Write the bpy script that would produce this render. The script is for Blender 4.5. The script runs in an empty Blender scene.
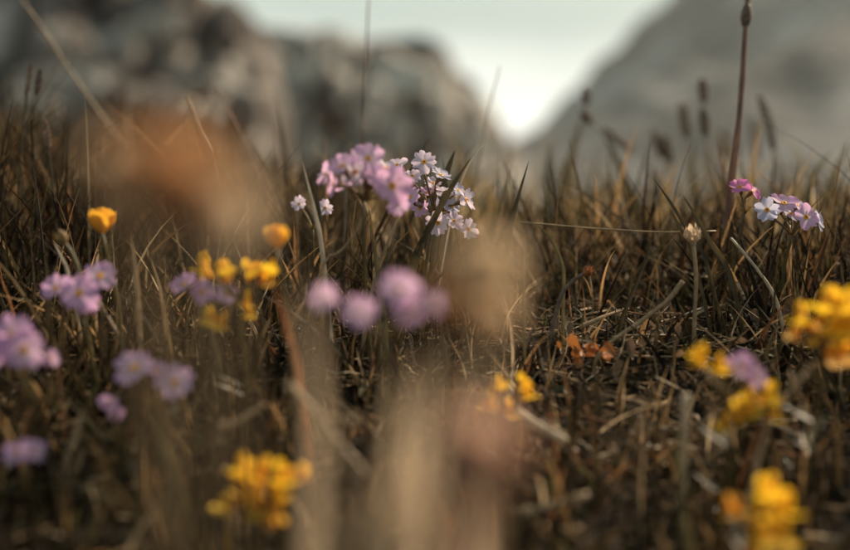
import bpy, bmesh, math
import numpy as np
from mathutils import Vector, Matrix, noise as mnoise

rng = np.random.default_rng(11)
R = math.radians
scene = bpy.context.scene
col = scene.collection

# ------------------------------------------------------------------ camera
FPX, CX, CY = 1180.0, 425.0, 275.0
PITCH = R(5.0)
CAM = np.array([0.0, 0.0, 0.20])
cam_d = bpy.data.cameras.new('camera')
cam = bpy.data.objects.new('camera', cam_d); col.objects.link(cam)
cam.location = CAM
cam.rotation_euler = (R(90) - PITCH, 0, 0)
cam_d.sensor_width = 36.0
cam_d.lens = FPX / 850 * 36.0
cam_d.clip_start = 0.01
cam_d.clip_end = 20000
cam_d.dof.use_dof = True
cam_d.dof.focus_distance = 0.60
cam_d.dof.aperture_fstop = 3.3
cam_d.dof.aperture_blades = 0
scene.camera = cam

# ------------------------------------------------------------------ light
SUN_EL, SUN_AZ = R(37), R(50)      # azimuth measured from +Y (view direction) towards +X
world = bpy.data.worlds.new('World'); scene.world = world
world.use_nodes = True
wn, wl = world.node_tree.nodes, world.node_tree.links
wn.clear()
wo = wn.new('ShaderNodeOutputWorld'); bg = wn.new('ShaderNodeBackground')
bg.inputs['Strength'].default_value = 0.1
sky = wn.new('ShaderNodeTexSky'); sky.sky_type = 'NISHITA'; sky.sun_disc = False
sky.sun_elevation = SUN_EL; sky.sun_rotation = SUN_AZ
sky.air_density = 1.0; sky.dust_density = 3.0; sky.ozone_density = 1.0
tc = wn.new('ShaderNodeTexCoord'); sep = wn.new('ShaderNodeSeparateXYZ')
wl.new(tc.outputs['Generated'], sep.inputs[0])
mp = wn.new('ShaderNodeMapping'); mp.inputs['Scale'].default_value = (1.0, 1.0, 3.2)
wl.new(tc.outputs['Generated'], mp.inputs['Vector'])
nz = wn.new('ShaderNodeTexNoise'); nz.inputs['Scale'].default_value = 3.2; nz.inputs['Detail'].default_value = 5
wl.new(mp.outputs[0], nz.inputs['Vector'])
ma = wn.new('ShaderNodeMath'); ma.operation = 'MULTIPLY_ADD'
ma.inputs[1].default_value = 0.14; wl.new(nz.outputs['Fac'], ma.inputs[0])
wl.new(sep.outputs['Z'], ma.inputs[2])
rampw = wn.new('ShaderNodeValToRGB')          # overcast: pale by the horizon, grey green overhead
e = rampw.color_ramp.elements
e[0].position = 0.10; e[0].color = (7.2, 7.3, 6.8, 1)
e[1].position = 0.36; e[1].color = (2.3, 2.8, 2.55, 1)
m1 = rampw.color_ramp.elements.new(0.155); m1.color = (4.9, 5.2, 4.8, 1)
m2 = rampw.color_ramp.elements.new(0.205); m2.color = (2.65, 3.15, 2.85, 1)
wl.new(ma.outputs[0], rampw.inputs[0])
mixw = wn.new('ShaderNodeMixRGB'); mixw.inputs[0].default_value = 0.94
wl.new(sky.outputs[0], mixw.inputs[1]); wl.new(rampw.outputs[0], mixw.inputs[2])
wl.new(mixw.outputs[0], bg.inputs['Color']); wl.new(bg.outputs[0], wo.inputs['Surface'])

sun_d = bpy.data.lights.new('sun', 'SUN'); sun_d.energy = 5.0; sun_d.angle = R(3)
sun_d.color = (1.0, 0.81, 0.58)
sun = bpy.data.objects.new('sun', sun_d); col.objects.link(sun)
sdir = Vector((math.sin(SUN_AZ) * math.cos(SUN_EL), math.cos(SUN_AZ) * math.cos(SUN_EL), math.sin(SUN_EL)))
sun.rotation_euler = sdir.to_track_quat('Z', 'Y').to_euler()

vs = scene.view_settings
vs.view_transform = 'Standard'; vs.look = 'None'; vs.exposure = 0.85; vs.gamma = 1.0
vs.use_curve_mapping = False
scene.cycles.use_denoising = True
try:
    scene.cycles.denoiser = 'OPENIMAGEDENOISE'
except Exception:
    pass
scene.cycles.max_bounces = 6
scene.cycles.transparent_max_bounces = 4

# ------------------------------------------------------------------ helpers
FW = np.array([0, math.cos(PITCH), -math.sin(PITCH)])
UP = np.array([0, math.sin(PITCH), math.cos(PITCH)])
def at(px, py, d):
    """world point seen at photo pixel (px,py) at depth d metres"""
    return CAM + (px - CX) / FPX * d * np.array([1.0, 0, 0]) - (py - CY) / FPX * d * UP + d * FW

def tag(o, label=None, cat=None, group=None, kind=None):
    if label: o['label'] = label
    if cat: o['category'] = cat
    if group: o['group'] = group
    if kind: o['kind'] = kind
    return o

def mesh_of(name, V, F, mat=None, smooth=True):
    me = bpy.data.meshes.new(name)
    me.from_pydata([tuple(map(float, v)) for v in V], [], [tuple(map(int, f)) for f in F])
    if smooth:
        me.polygons.foreach_set('use_smooth', [True] * len(me.polygons))
    if mat: me.materials.append(mat)
    me.update()
    return me

def link(name, me, parent=None, loc=(0, 0, 0)):
    o = bpy.data.objects.new(name, me); col.objects.link(o)
    o.location = [float(c) for c in loc]
    if parent is not None: o.parent = parent
    return o

def empty(name, loc):
    o = bpy.data.objects.new(name, None); col.objects.link(o)
    o.empty_display_size = 0.01
    o.location = [float(c) for c in loc]
    return o

def unit(v):
    v = np.asarray(v, float); n = np.linalg.norm(v)
    return v / n if n > 1e-9 else np.array([0, 0, 1.0])

def smooth_path(P, n):
    """Catmull-Rom through P, n+1 samples"""
    P = np.asarray(P, float)
    if len(P) == 2:
        t = np.linspace(0, 1, n + 1)[:, None]
        return P[0] * (1 - t) + P[1] * t
    Q = np.vstack([2 * P[0] - P[1], P, 2 * P[-1] - P[-2]])
    out = []
    m = len(P) - 1
    for s in np.linspace(0, m, n + 1):
        i = min(int(s), m - 1); t = s - i
        a, b, c, d = Q[i], Q[i + 1], Q[i + 2], Q[i + 3]
        out.append(0.5 * ((2 * b) + (-a + c) * t + (2 * a - 5 * b + 4 * c - d) * t * t + (-a + 3 * b - 3 * c + d) * t ** 3))
    return np.array(out)

def tube(P, r0, r1, sides=7, n=None, bumps=None):
    """tapered tube along the path; bumps = function(t) factor"""
    S = smooth_path(P, n or max(6, 3 * (len(P) - 1)))
    V, F = [], []
    T = np.gradient(S, axis=0)
    ref = np.array([0.3, 0.9, 0.25])
    for i, (p, t) in enumerate(zip(S, T)):
        t = unit(t); a = unit(np.cross(t, ref)); b = np.cross(t, a)
        u = i / (len(S) - 1)
        r = (r0 * (1 - u) + r1 * u) * (bumps(u) if bumps else 1)
        for k in range(sides):
            q = 2 * math.pi * k / sides
            V.append(p + r * (math.cos(q) * a + math.sin(q) * b))
    for i in range(len(S) - 1):
        for k in range(sides):
            F.append((i * sides + k, i * sides + (k + 1) % sides, (i + 1) * sides + (k + 1) % sides, (i + 1) * sides + k))
    F.append(tuple(range(sides))[::-1]); F.append(tuple((len(S) - 1) * sides + k for k in range(sides)))
    return V, F

def ribbon(P, w, n=12, face=(0, -1, 0.25), fold=0.35, twist=0.0, blunt=0.5, base=0.75):
    """grass blade: a V-folded tapering ribbon with a little thickness from its fold"""
    S = smooth_path(P, n); T = np.gradient(S, axis=0)
    V, F = [], []
    f0 = unit(face)
    for i, (p, t) in enumerate(zip(S, T)):
        u = i / n; t = unit(t)
        side = unit(np.cross(t, f0)); nor = unit(np.cross(side, t))
        a = twist * u
        s2 = math.cos(a) * side + math.sin(a) * nor; n2 = -math.sin(a) * side + math.cos(a) * nor
        ww = w * 0.5 * (base + (1 - base) * min(1, u * 3)) * max(0.02, (1 - u ** (2 / blunt * 0.75)) ** 0.8)
        V += [p - s2 * ww + n2 * ww * fold, p - n2 * ww * fold * 0.6, p + s2 * ww + n2 * ww * fold]
    for i in range(n):
        k = 3 * i
        F += [(k, k + 1, k + 4, k + 3), (k + 1, k + 2, k + 5, k + 4)]
    return V, F

def join(parts):
    V, F = [], []
    for v, f in parts:
        o = len(V); V += list(v); F += [tuple(i + o for i in q) for q in f]
    return V, F

# ------------------------------------------------------------------ materials
def new_mat(name):
    m = bpy.data.materials.new(name); m.use_nodes = True
    nt = m.node_tree; nt.nodes.clear()
    out = nt.nodes.new('ShaderNodeOutputMaterial')
    return m, nt, out

def leafy(name, c1, c2, scale=300.0, rough=0.55, trans=0.3, tint=None, rnd=0.25, spec=0.3, stretch=(1, 1, 1), coord='Object'):
    """plant tissue: noise between two colours, a per-object brightness, some light through it"""
    m, nt, out = new_mat(name); N, L = nt.nodes, nt.links
    t = N.new('ShaderNodeTexCoord'); mpn = N.new('ShaderNodeMapping'); mpn.inputs['Scale'].default_value = stretch
    L.new(t.outputs[coord], mpn.inputs[0])
    n = N.new('ShaderNodeTexNoise'); n.inputs['Scale'].default_value = scale; n.inputs['Detail'].default_value = 4
    L.new(mpn.outputs[0], n.inputs['Vector'])
    r = N.new('ShaderNodeValToRGB'); r.color_ramp.elements[0].position = 0.35; r.color_ramp.elements[1].position = 0.68
    r.color_ramp.elements[0].color = (*c1, 1); r.color_ramp.elements[1].color = (*c2, 1)
    L.new(n.outputs['Fac'], r.inputs[0])
    oi = N.new('ShaderNodeObjectInfo'); mr = N.new('ShaderNodeMapRange')
    mr.inputs['To Min'].default_value = 1 - rnd; mr.inputs['To Max'].default_value = 1 + rnd * 0.6
    L.new(oi.outputs['Random'], mr.inputs[0])
    hs = N.new('ShaderNodeHueSaturation'); L.new(r.outputs[0], hs.inputs['Color']); L.new(mr.outputs[0], hs.inputs['Value'])
    b = N.new('ShaderNodeBsdfPrincipled'); b.inputs['Roughness'].default_value = rough
    b.inputs['Specular IOR Level'].default_value = spec
    L.new(hs.outputs[0], b.inputs['Base Color'])
    tr = N.new('ShaderNodeBsdfTranslucent'); L.new(hs.outputs[0], tr.inputs['Color'])
    mx = N.new('ShaderNodeMixShader'); mx.inputs[0].default_value = trans
    L.new(b.outputs[0], mx.inputs[1]); L.new(tr.outputs[0], mx.inputs[2]); L.new(mx.outputs[0], out.inputs['Surface'])
    return m

def attr_leaf(name, trans=0.42, rough=0.7, spec=0.14):
    """mass vegetation: each blade's own colour from the 'tone' attribute, fine noise on top"""
    m, nt, out = new_mat(name); N, L = nt.nodes, nt.links
    a = N.new('ShaderNodeAttribute'); a.attribute_name = 'tone'
    n = N.new('ShaderNodeTexNoise'); n.inputs['Scale'].default_value = 240; n.inputs['Detail'].default_value = 3
    t = N.new('ShaderNodeTexCoord'); L.new(t.outputs['Object'], n.inputs['Vector'])
    mr = N.new('ShaderNodeMapRange'); mr.inputs['To Min'].default_value = 0.6; mr.inputs['To Max'].default_value = 1.4
    L.new(n.outputs['Fac'], mr.inputs[0])
    hs = N.new('ShaderNodeHueSaturation'); L.new(a.outputs['Color'], hs.inputs['Color']); L.new(mr.outputs[0], hs.inputs['Value'])
    b = N.new('ShaderNodeBsdfPrincipled'); b.inputs['Roughness'].default_value = rough
    b.inputs['Specular IOR Level'].default_value = spec
    L.new(hs.outputs[0], b.inputs['Base Color'])
    tr = N.new('ShaderNodeBsdfTranslucent'); L.new(hs.outputs[0], tr.inputs['Color'])
    mx = N.new('ShaderNodeMixShader'); mx.inputs[0].default_value = trans
    L.new(b.outputs[0], mx.inputs[1]); L.new(tr.outputs[0], mx.inputs[2]); L.new(mx.outputs[0], out.inputs['Surface'])
    return m

def rocky(name, c1, c2, c3, scale, bump=0.6, rough=0.9, lo=0.38, hi=0.62):
    m, nt, out = new_mat(name); N, L = nt.nodes, nt.links
    t = N.new('ShaderNodeTexCoord')
    g = N.new('ShaderNodeNewGeometry')
    n = N.new('ShaderNodeTexNoise'); n.inputs['Scale'].default_value = scale; n.inputs['Detail'].default_value = 8
    n.inputs['Roughness'].default_value = 0.62
    L.new(g.outputs['Position'], n.inputs['Vector'])
    r = N.new('ShaderNodeValToRGB'); r.color_ramp.elements[0].position = lo; r.color_ramp.elements[1].position = hi
    r.color_ramp.elements[0].color = (*c1, 1); r.color_ramp.elements[1].color = (*c3, 1)
    k = r.color_ramp.elements.new((lo + hi) / 2); k.color = (*c2, 1)
    L.new(n.outputs['Fac'], r.inputs[0])
    n2 = N.new('ShaderNodeTexNoise'); n2.inputs['Scale'].default_value = scale * 5; n2.inputs['Detail'].default_value = 8
    L.new(g.outputs['Position'], n2.inputs['Vector'])
    bp = N.new('ShaderNodeBump'); bp.inputs['Strength'].default_value = bump; bp.inputs['Distance'].default_value = 0.3 / scale
    L.new(n2.outputs['Fac'], bp.inputs['Height'])
    b = N.new('ShaderNodeBsdfPrincipled'); b.inputs['Roughness'].default_value = rough; b.inputs['Specular IOR Level'].default_value = 0.2
    L.new(r.outputs[0], b.inputs['Base Color']); L.new(bp.outputs[0], b.inputs['Normal'])
    L.new(b.outputs[0], out.inputs['Surface'])
    return m

def petal_mat(name, inner, outer, trans=0.55):
    """inner colour at the claw, outer towards the rim, fine lengthwise veins"""
    m, nt, out = new_mat(name); N, L = nt.nodes, nt.links
    t = N.new('ShaderNodeTexCoord'); sp = N.new('ShaderNodeSeparateXYZ'); L.new(t.outputs['Object'], sp.inputs[0])
    r = N.new('ShaderNodeValToRGB'); r.color_ramp.elements[0].position = 0.15; r.color_ramp.elements[1].position = 0.75
    r.color_ramp.elements[0].color = (*inner, 1); r.color_ramp.elements[1].color = (*outer, 1)
    L.new(sp.outputs['X'], r.inputs[0])
    mpn = N.new('ShaderNodeMapping'); mpn.inputs['Scale'].default_value = (1.5, 12, 1); L.new(t.outputs['Object'], mpn.inputs[0])
    n = N.new('ShaderNodeTexNoise'); n.inputs['Scale'].default_value = 2.2; n.inputs['Detail'].default_value = 3
    L.new(mpn.outputs[0], n.inputs['Vector'])
    oi = N.new('ShaderNodeObjectInfo')
    ad = N.new('ShaderNodeMath'); ad.operation = 'MULTIPLY_ADD'; ad.inputs[1].default_value = 0.25; L.new(oi.outputs['Random'], ad.inputs[0])
    L.new(n.outputs['Fac'], ad.inputs[2])
    mr = N.new('ShaderNodeMapRange'); mr.inputs['From Min'].default_value = 0.2; mr.inputs['From Max'].default_value = 1.0
    mr.inputs['To Min'].default_value = 0.78; mr.inputs['To Max'].default_value = 1.12; L.new(ad.outputs[0], mr.inputs[0])
    hs = N.new('ShaderNodeHueSaturation'); L.new(r.outputs[0], hs.inputs['Color']); L.new(mr.outputs[0], hs.inputs['Value'])
    b = N.new('ShaderNodeBsdfPrincipled'); b.inputs['Roughness'].default_value = 0.6; b.inputs['Specular IOR Level'].default_value = 0.2
    b.inputs['Sheen Weight'].default_value = 0.1
    L.new(hs.outputs[0], b.inputs['Base Color'])
    tr = N.new('ShaderNodeBsdfTranslucent'); L.new(hs.outputs[0], tr.inputs['Color'])
    mx = N.new('ShaderNodeMixShader'); mx.inputs[0].default_value = trans
    L.new(b.outputs[0], mx.inputs[1]); L.new(tr.outputs[0], mx.inputs[2]); L.new(mx.outputs[0], out.inputs['Surface'])
    return m

M = {}
M['lilac'] = petal_mat('petal_lilac', (0.73, 0.55, 0.68), (0.69, 0.42, 0.66))
M['pink'] = petal_mat('petal_pink', (0.74, 0.48, 0.64), (0.72, 0.42, 0.66))
M['pale'] = petal_mat('petal_pale', (0.78, 0.68, 0.74), (0.74, 0.60, 0.75))
M['blue'] = petal_mat('petal_pale_blue', (0.60, 0.58, 0.68), (0.50, 0.48, 0.66))
M['magenta'] = petal_mat('petal_magenta', (0.70, 0.30, 0.50), (0.66, 0.20, 0.50))
M['violet'] = petal_mat('petal_violet', (0.66, 0.45, 0.64), (0.61, 0.35, 0.60))
M['yellow'] = petal_mat('petal_yellow', (0.88, 0.50, 0.018), (0.92, 0.58, 0.035), 0.5)
M['amber'] = petal_mat('petal_amber', (0.80, 0.38, 0.015), (0.86, 0.46, 0.03), 0.5)
M['eye'] = leafy('flower_eye', (0.80, 0.26, 0.015), (0.85, 0.42, 0.03), 900, 0.5, 0.15, rnd=0.2)
M['stem'] = leafy('green_stem', (0.075, 0.058, 0.022), (0.13, 0.095, 0.040), 120, 0.5, 0.15)
M['calyx'] = leafy('calyx_green', (0.14, 0.095, 0.035), (0.26, 0.17, 0.07), 400, 0.5, 0.3)
M['leaf'] = leafy('leaf_green', (0.040, 0.036, 0.017), (0.075, 0.062, 0.030), 150, 0.5, 0.25)
M['blade_dark'] = leafy('grass_dark', (0.035, 0.028, 0.014), (0.075, 0.055, 0.025), 130, 0.5, 0.3)
M['blade_olive'] = leafy('grass_olive', (0.075, 0.060, 0.025), (0.14, 0.11, 0.05), 130, 0.5, 0.3)
M['straw'] = leafy('dry_straw', (0.24, 0.155, 0.085), (0.44, 0.31, 0.185), 160, 0.45, 0.2, rnd=0.35)
M['straw_pale'] = leafy('pale_straw', (0.42, 0.33, 0.24), (0.62, 0.50, 0.37), 160, 0.5, 0.2)
M['rust'] = leafy('rusty_dry', (0.20, 0.075, 0.03), (0.40, 0.15, 0.05), 300, 0.55, 0.3)
M['orange_leaf'] = leafy('orange_dry_leaf', (0.24, 0.085, 0.025), (0.50, 0.19, 0.05), 300, 0.55, 0.35)
M['red_stalk'] = leafy('reddish_stalk', (0.12, 0.060, 0.045), (0.22, 0.11, 0.075), 90, 0.5, 0.1)
M['seed'] = leafy('brown_seed_head', (0.085, 0.058, 0.044), (0.18, 0.125, 0.09), 400, 0.7, 0.15)
M['wither'] = leafy('withered_brown', (0.50, 0.26, 0.12), (0.70, 0.43, 0.23), 200, 0.6, 0.6)
M['wither_cream'] = leafy('withered_cream', (0.76, 0.57, 0.38), (0.88, 0.73, 0.54), 200, 0.6, 0.6)
M['wither_pink'] = leafy('withered_pink', (0.60, 0.38, 0.28), (0.76, 0.54, 0.42), 200, 0.6, 0.6)
M['wither_tan'] = leafy('withered_tan', (0.46, 0.34, 0.23), (0.64, 0.50, 0.36), 200, 0.6, 0.6)
M['litter_leaf'] = leafy('brown_leaf', (0.10, 0.065, 0.040), (0.24, 0.155, 0.095), 260, 0.6, 0.25, rnd=0.4)
M['grass'] = attr_leaf('meadow_grass')
M['litter'] = attr_leaf('plant_litter', 0.2, 0.8, 0.1)
M['rock'] = rocky('limestone', (0.08, 0.062, 0.055), (0.24, 0.22, 0.20), (0.44, 0.42, 0.385), 0.6, lo=0.37, hi=0.62)
M['rock_dark'] = rocky('lichened_limestone', (0.035, 0.025, 0.023), (0.15, 0.13, 0.118), (0.38, 0.36, 0.335), 0.7, lo=0.39, hi=0.64)
M['mountain'] = rocky('mountain_rock', (0.020, 0.020, 0.022), (0.078, 0.078, 0.082), (0.20, 0.20, 0.20), 0.008, lo=0.42, hi=0.62)

def soil_mat():
    m, nt, out = new_mat('soil_and_turf'); N, L = nt.nodes, nt.links
    g = N.new('ShaderNodeNewGeometry')
    def ns(s, d=6):
        n = N.new('ShaderNodeTexNoise'); n.inputs['Scale'].default_value = s; n.inputs['Detail'].default_value = d
        L.new(g.outputs['Position'], n.inputs['Vector']); return n
    n1 = ns(70); r1 = N.new('ShaderNodeValToRGB')
    r1.color_ramp.elements[0].color = (0.011, 0.008, 0.006, 1); r1.color_ramp.elements[1].color = (0.045, 0.03, 0.02, 1)
    r1.color_ramp.elements[0].position = 0.35; r1.color_ramp.elements[1].position = 0.7
    L.new(n1.outputs['Fac'], r1.inputs[0])
    n2 = ns(0.05); r2 = N.new('ShaderNodeValToRGB')       # far turf and scree, by its own patches
    r2.color_ramp.elements[0].color = (0.085, 0.075, 0.05, 1); r2.color_ramp.elements[1].color = (0.25, 0.23, 0.20, 1)
    r2.color_ramp.elements[0].position = 0.42; r2.color_ramp.elements[1].position = 0.6
    L.new(n2.outputs['Fac'], r2.inputs[0])
    sp = N.new('ShaderNodeSeparateXYZ'); L.new(g.outputs['Position'], sp.inputs[0])
    mr = N.new('ShaderNodeMapRange'); mr.inputs['From Min'].default_value = 3; mr.inputs['From Max'].default_value = 14
    L.new(sp.outputs['Y'], mr.inputs[0])
    mx = N.new('ShaderNodeMixRGB'); L.new(mr.outputs[0], mx.inputs[0]); L.new(r1.outputs[0], mx.inputs[1]); L.new(r2.outputs[0], mx.inputs[2])
    n3 = ns(220, 8); bp = N.new('ShaderNodeBump'); bp.inputs['Strength'].default_value = 0.8; bp.inputs['Distance'].default_value = 0.004
    L.new(n3.outputs['Fac'], bp.inputs['Height'])
    b = N.new('ShaderNodeBsdfPrincipled'); b.inputs['Roughness'].default_value = 0.95; b.inputs['Specular IOR Level'].default_value = 0.15
    L.new(mx.outputs[0], b.inputs['Base Color']); L.new(bp.outputs[0], b.inputs['Normal']); L.new(b.outputs[0], out.inputs['Surface'])
    return m
M['soil'] = soil_mat()

# ------------------------------------------------------------------ ground
PROF = [(0.30, 760), (0.36, 650), (0.42, 548), (0.5, 436), (0.56, 372), (0.62, 326), (0.7, 287), (0.85, 252), (1.0, 236), (1.25, 226)]
_py = np.array([at(425, y, d)[1] for d, y in PROF]); _pz = np.array([at(425, y, d)[2] for d, y in PROF])
_py = np.concatenate([[-50, 0.0, 0.2], _py]); _pz = np.concatenate([[-4.0, _pz[0] - 0.035, _pz[0] - 0.018], _pz])
YC, ZC = _py[-1], _pz[-1]
def ground_z(x, y):
    x = np.asarray(x, float); y = np.asarray(y, float)
    z = np.interp(y, _py, _pz)
    t = np.maximum(0, y - YC)
    z = np.where(y > YC, np.maximum(ZC - 0.10 * t ** 1.25 + 0.02 * np.minimum(t, 0.3), -26.0), z)
    near = np.exp(-np.maximum(0, y - 1.2) / 1.5)
    # the left side of the meadow stands a little higher, the far right falls away
    z = z + near * 0.055 * np.clip((-x - 0.12) / 0.4, 0, 1.6) * np.clip((y - 0.45) / 0.5, 0, 1)
    z = z + near * 0.004 * np.sin(x * 31 + 1.3) * np.cos(y * 27 + .4) + near * 0.006 * np.sin(x * 11.3 + y * 7.1)
    far = np.clip((y - 4) / 30, 0, 1)
    z = z + far * 1.2 * np.sin(x * 0.06 + 1) * np.cos(y * 0.045)
    return z

def graded(lims):
    out = []
    for a, b, n in lims: out += list(np.linspace(a, b, n, endpoint=False))
    return np.array(out + [lims[-1][1]])
gx = graded([(-3000, -400, 10), (-400, -40, 14), (-40, -4, 14), (-4, -0.9, 12), (-0.9, 0.9, 150), (0.9, 4, 12), (4, 40, 14), (40, 400, 14), (400, 3000, 10)])
gy = graded([(-40, -2, 8), (-2, 0, 10), (0, 1.5, 130), (1.5, 4, 24), (4, 40, 24), (40, 400, 24), (400, 3000, 14)])
X, Y = np.meshgrid(gx, gy); Z = ground_z(X, Y)
nx, ny = len(gx), len(gy)
V = np.stack([X, Y, Z], -1).reshape(-1, 3)
F = [(j * nx + i, j * nx + i + 1, (j + 1) * nx + i + 1, (j + 1) * nx + i) for j in range(ny - 1) for i in range(nx - 1)]
tag(link('ground', mesh_of('ground', V, F, M['soil'])), kind='structure')

# ------------------------------------------------------------------ mountain on the right, far away
def mountain():
    D = 1500.0
    ridge = [(420, 190), (470, 165), (515, 132), (540, 120), (562, 94), (578, 88), (596, 60), (616, 50), (634, 22), (662, 2), (690, -38), (760, -75), (850, -120), (1000, -150), (1300, -60)]
    rx = np.array([at(p, q, D)[0] for p, q in ridge]); rz = np.array([at(p, q, D)[2] for p, q in ridge])
    xs = np.linspace(rx[0], rx[-1], 120); ys = np.linspace(500, 2100, 90)
    V = []; base = -30.0
    for y in ys:
        for x in xs:
            h = np.interp(x, rx, rz) - base
            t = (y - D) / 900.0 if y < D else (y - D) / 500.0
            f = max(0.0, 1 - abs(t)) ** 1.25
            k = mnoise.fractal(Vector((x * 0.006, y * 0.006, 3.1)), 0.9, 2.1, 6)
            rdg = 1 - abs(mnoise.noise(Vector((x * 0.009 + 4, y * 0.003, 0.5))))
            V.append((x, y, base - 2 + h * f * (1 + 0.10 * k * (1 - f * .7)) + 75 * (rdg - 0.6) * f * (1 - f) * 2.5 + 6 * k * min(1, 3 * f)))
    nx = len(xs)
    F = [(j * nx + i, j * nx + i + 1, (j + 1) * nx + i + 1, (j + 1) * nx + i) for j in range(len(ys) - 1) for i in range(nx - 1)]
    return mesh_of('mountain', V, F, M['mountain'], False)
tag(link('mountain', mountain()), kind='structure')

# ------------------------------------------------------------------ limestone outcrops on the left
def rock_mesh(seed, mat, sub=4):
    r = np.random.default_rng(seed)
    bm = bmesh.new(); bmesh.ops.create_icosphere(bm, subdivisions=sub, radius=1)
    pl = [unit(r.normal(size=3)) for _ in range(16)]; ph = r.uniform(0.62, 0.98, 16)
    for v in bm.verts:
        d = np.array(v.co)
        rad = 1.05
        for n, h in zip(pl, ph):
            c = float(d @ n)
            if c > 0.05: rad = min(rad, h / c)
        k = mnoise.fractal(Vector(d * 2.3 + seed), 0.8, 2.1, 5)
        cr = abs(mnoise.noise(Vector((d[0] * 2.2 + seed, d[1] * 2.2, d[2] * 3.4))))
        rad *= 1 + 0.10 * k - 0.16 * max(0, 1 - cr * 9)
        v.co = Vector(d * rad)
    me = bpy.data.meshes.new('boulder'); bm.to_mesh(me); bm.free()
    me.materials.append(mat)
    return me
RM = {'rock': [rock_mesh(s, M['rock']) for s in range(5)], 'rock_dark': [rock_mesh(s + 20, M['rock_dark']) for s in range(5)]}

def cliff_mesh(D, top, depth, step, seed, mat, tilt):
    """solid ridge of rock: skyline from the pixel profile, a steep ledged face towards the meadow, a back slope"""
    tx = np.array([at(p, q, D)[0] for p, q in top]); tz = np.array([at(p, q, D)[2] for p, q in top])
    xs = np.linspace(tx[0], tx[-1], 260); ts = np.concatenate([np.linspace(0, 1, 110), np.linspace(1.03, 2, 24)])
    V = []
    for t in ts:
        for x in xs:
            n1 = mnoise.fractal(Vector((x * 0.35 + seed, t * 2.2, seed)), 0.8, 2.1, 6)
            y = D + (t - 1) * depth + n1 * depth * 0.10 * (1 if t < 1 else .5)
            g = float(ground_z(x, D - depth)) - 2.0
            H = np.interp(x, tx, tz) - g
            if t <= 1:
                f = t ** 0.8 + 0.05 * n1 * (1 - t ** 4)
                h = H * f
                ph = (h + tilt * x + 0.8 * n1) / step; fr = ph - math.floor(ph)
                ledge = (math.floor(ph) + min(1, max(0, (fr - .30) / .45)) ** 0.7) * step - tilt * x - 0.8 * n1
                k = min(1, 2.5 * (1 - t) + .25)
                z = g + h * (1 - k * .85) + ledge * k * .85
                cr = abs(mnoise.noise(Vector((x * 0.9 + 3 * seed, h * 0.25, 1.0))))
                y += max(0, 1 - cr * 7) * depth * 0.10
            else:
                z = g + H * (1 - (t - 1) ** 1.3) + n1 * .4
            V.append((x, y, z + 0.12 * mnoise.noise(Vector((x * 2.1, y * 2.1, z * 2.1)))))
    nx = len(xs)
    F = [(j * nx + i, j * nx + i + 1, (j + 1) * nx + i + 1, (j + 1) * nx + i) for j in range(len(ts) - 1) for i in range(nx - 1)]
    return V, F
def outcrop(D, top, depth, step, seed, mat, tilt, stones, label):
    b = at(np.mean([p for p, q in top]), 260, D); b[2] = float(ground_z(b[0], b[1]))
    root = empty('rock_outcrop', b); tag(root, label, 'rock outcrop')
    V, F = cliff_mesh(D, top, depth, step, seed, mat, tilt)
    link('cliff_face', mesh_of('cliff_face', np.asarray(V) - b, F, M[mat], False), root)
    for i, (px, py, w, h, mt, dd) in enumerate(stones):
        p = at(px, py, D + dd); q = (D + dd) / FPX
        o = link('boulder', RM[mt][i % 5], root, p - b)
        o.scale = (w * q / 2, 0.5 * (w + h) * q / 2, h * q / 2)
        o.rotation_euler = (rng.uniform(-.25, .25), rng.uniform(-.25, .25), rng.uniform(0, 6.28))
    return root
topC = [(225, 22), (262, 30), (300, 32), (330, 27), (352, 38), (392, 40), (420, 38), (446, 50), (458, 72), (474, 82), (490, 104), (504, 128), (516, 150), (530, 178), (560, 230)]
outcrop(34.0, topC, 9.0, 1.15, 3.7, 'rock', .22, [(268, 62, 46, 30, 'rock', -4.0), (330, 120, 60, 34, 'rock', -6.0), (410, 100, 50, 30, 'rock', -5.0), (470, 140, 44, 30, 'rock', -5.5), (365, 165, 56, 30, 'rock', -7.5), (440, 175, 50, 26, 'rock', -7.5)],
        'pale limestone crag with ledges, sloping down towards the bright gap in the skyline')
topL = [(-220, -90), (-60, -60), (40, -40), (80, -52), (150, -30), (186, -24), (214, -4), (238, 0), (256, 20), (272, 44), (282, 90), (292, 150), (300, 230)]
outcrop(23.0, topL, 7.0, 0.95, 8.2, 'rock_dark', .30, [(60, 40, 70, 44, 'rock', -3.5), (160, 30, 90, 40, 'rock', -3.0), (225, 40, 60, 40, 'rock', -2.5), (30, 110, 60, 46, 'rock_dark', -5.0), (130, 100, 80, 40, 'rock_dark', -4.5), (240, 120, 50, 60, 'rock_dark', -4.0), (200, 85, 60, 30, 'rock', -4.0)],
        'taller dark-stained limestone outcrop rising behind the tall grass and the brown withered heads')

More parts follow.
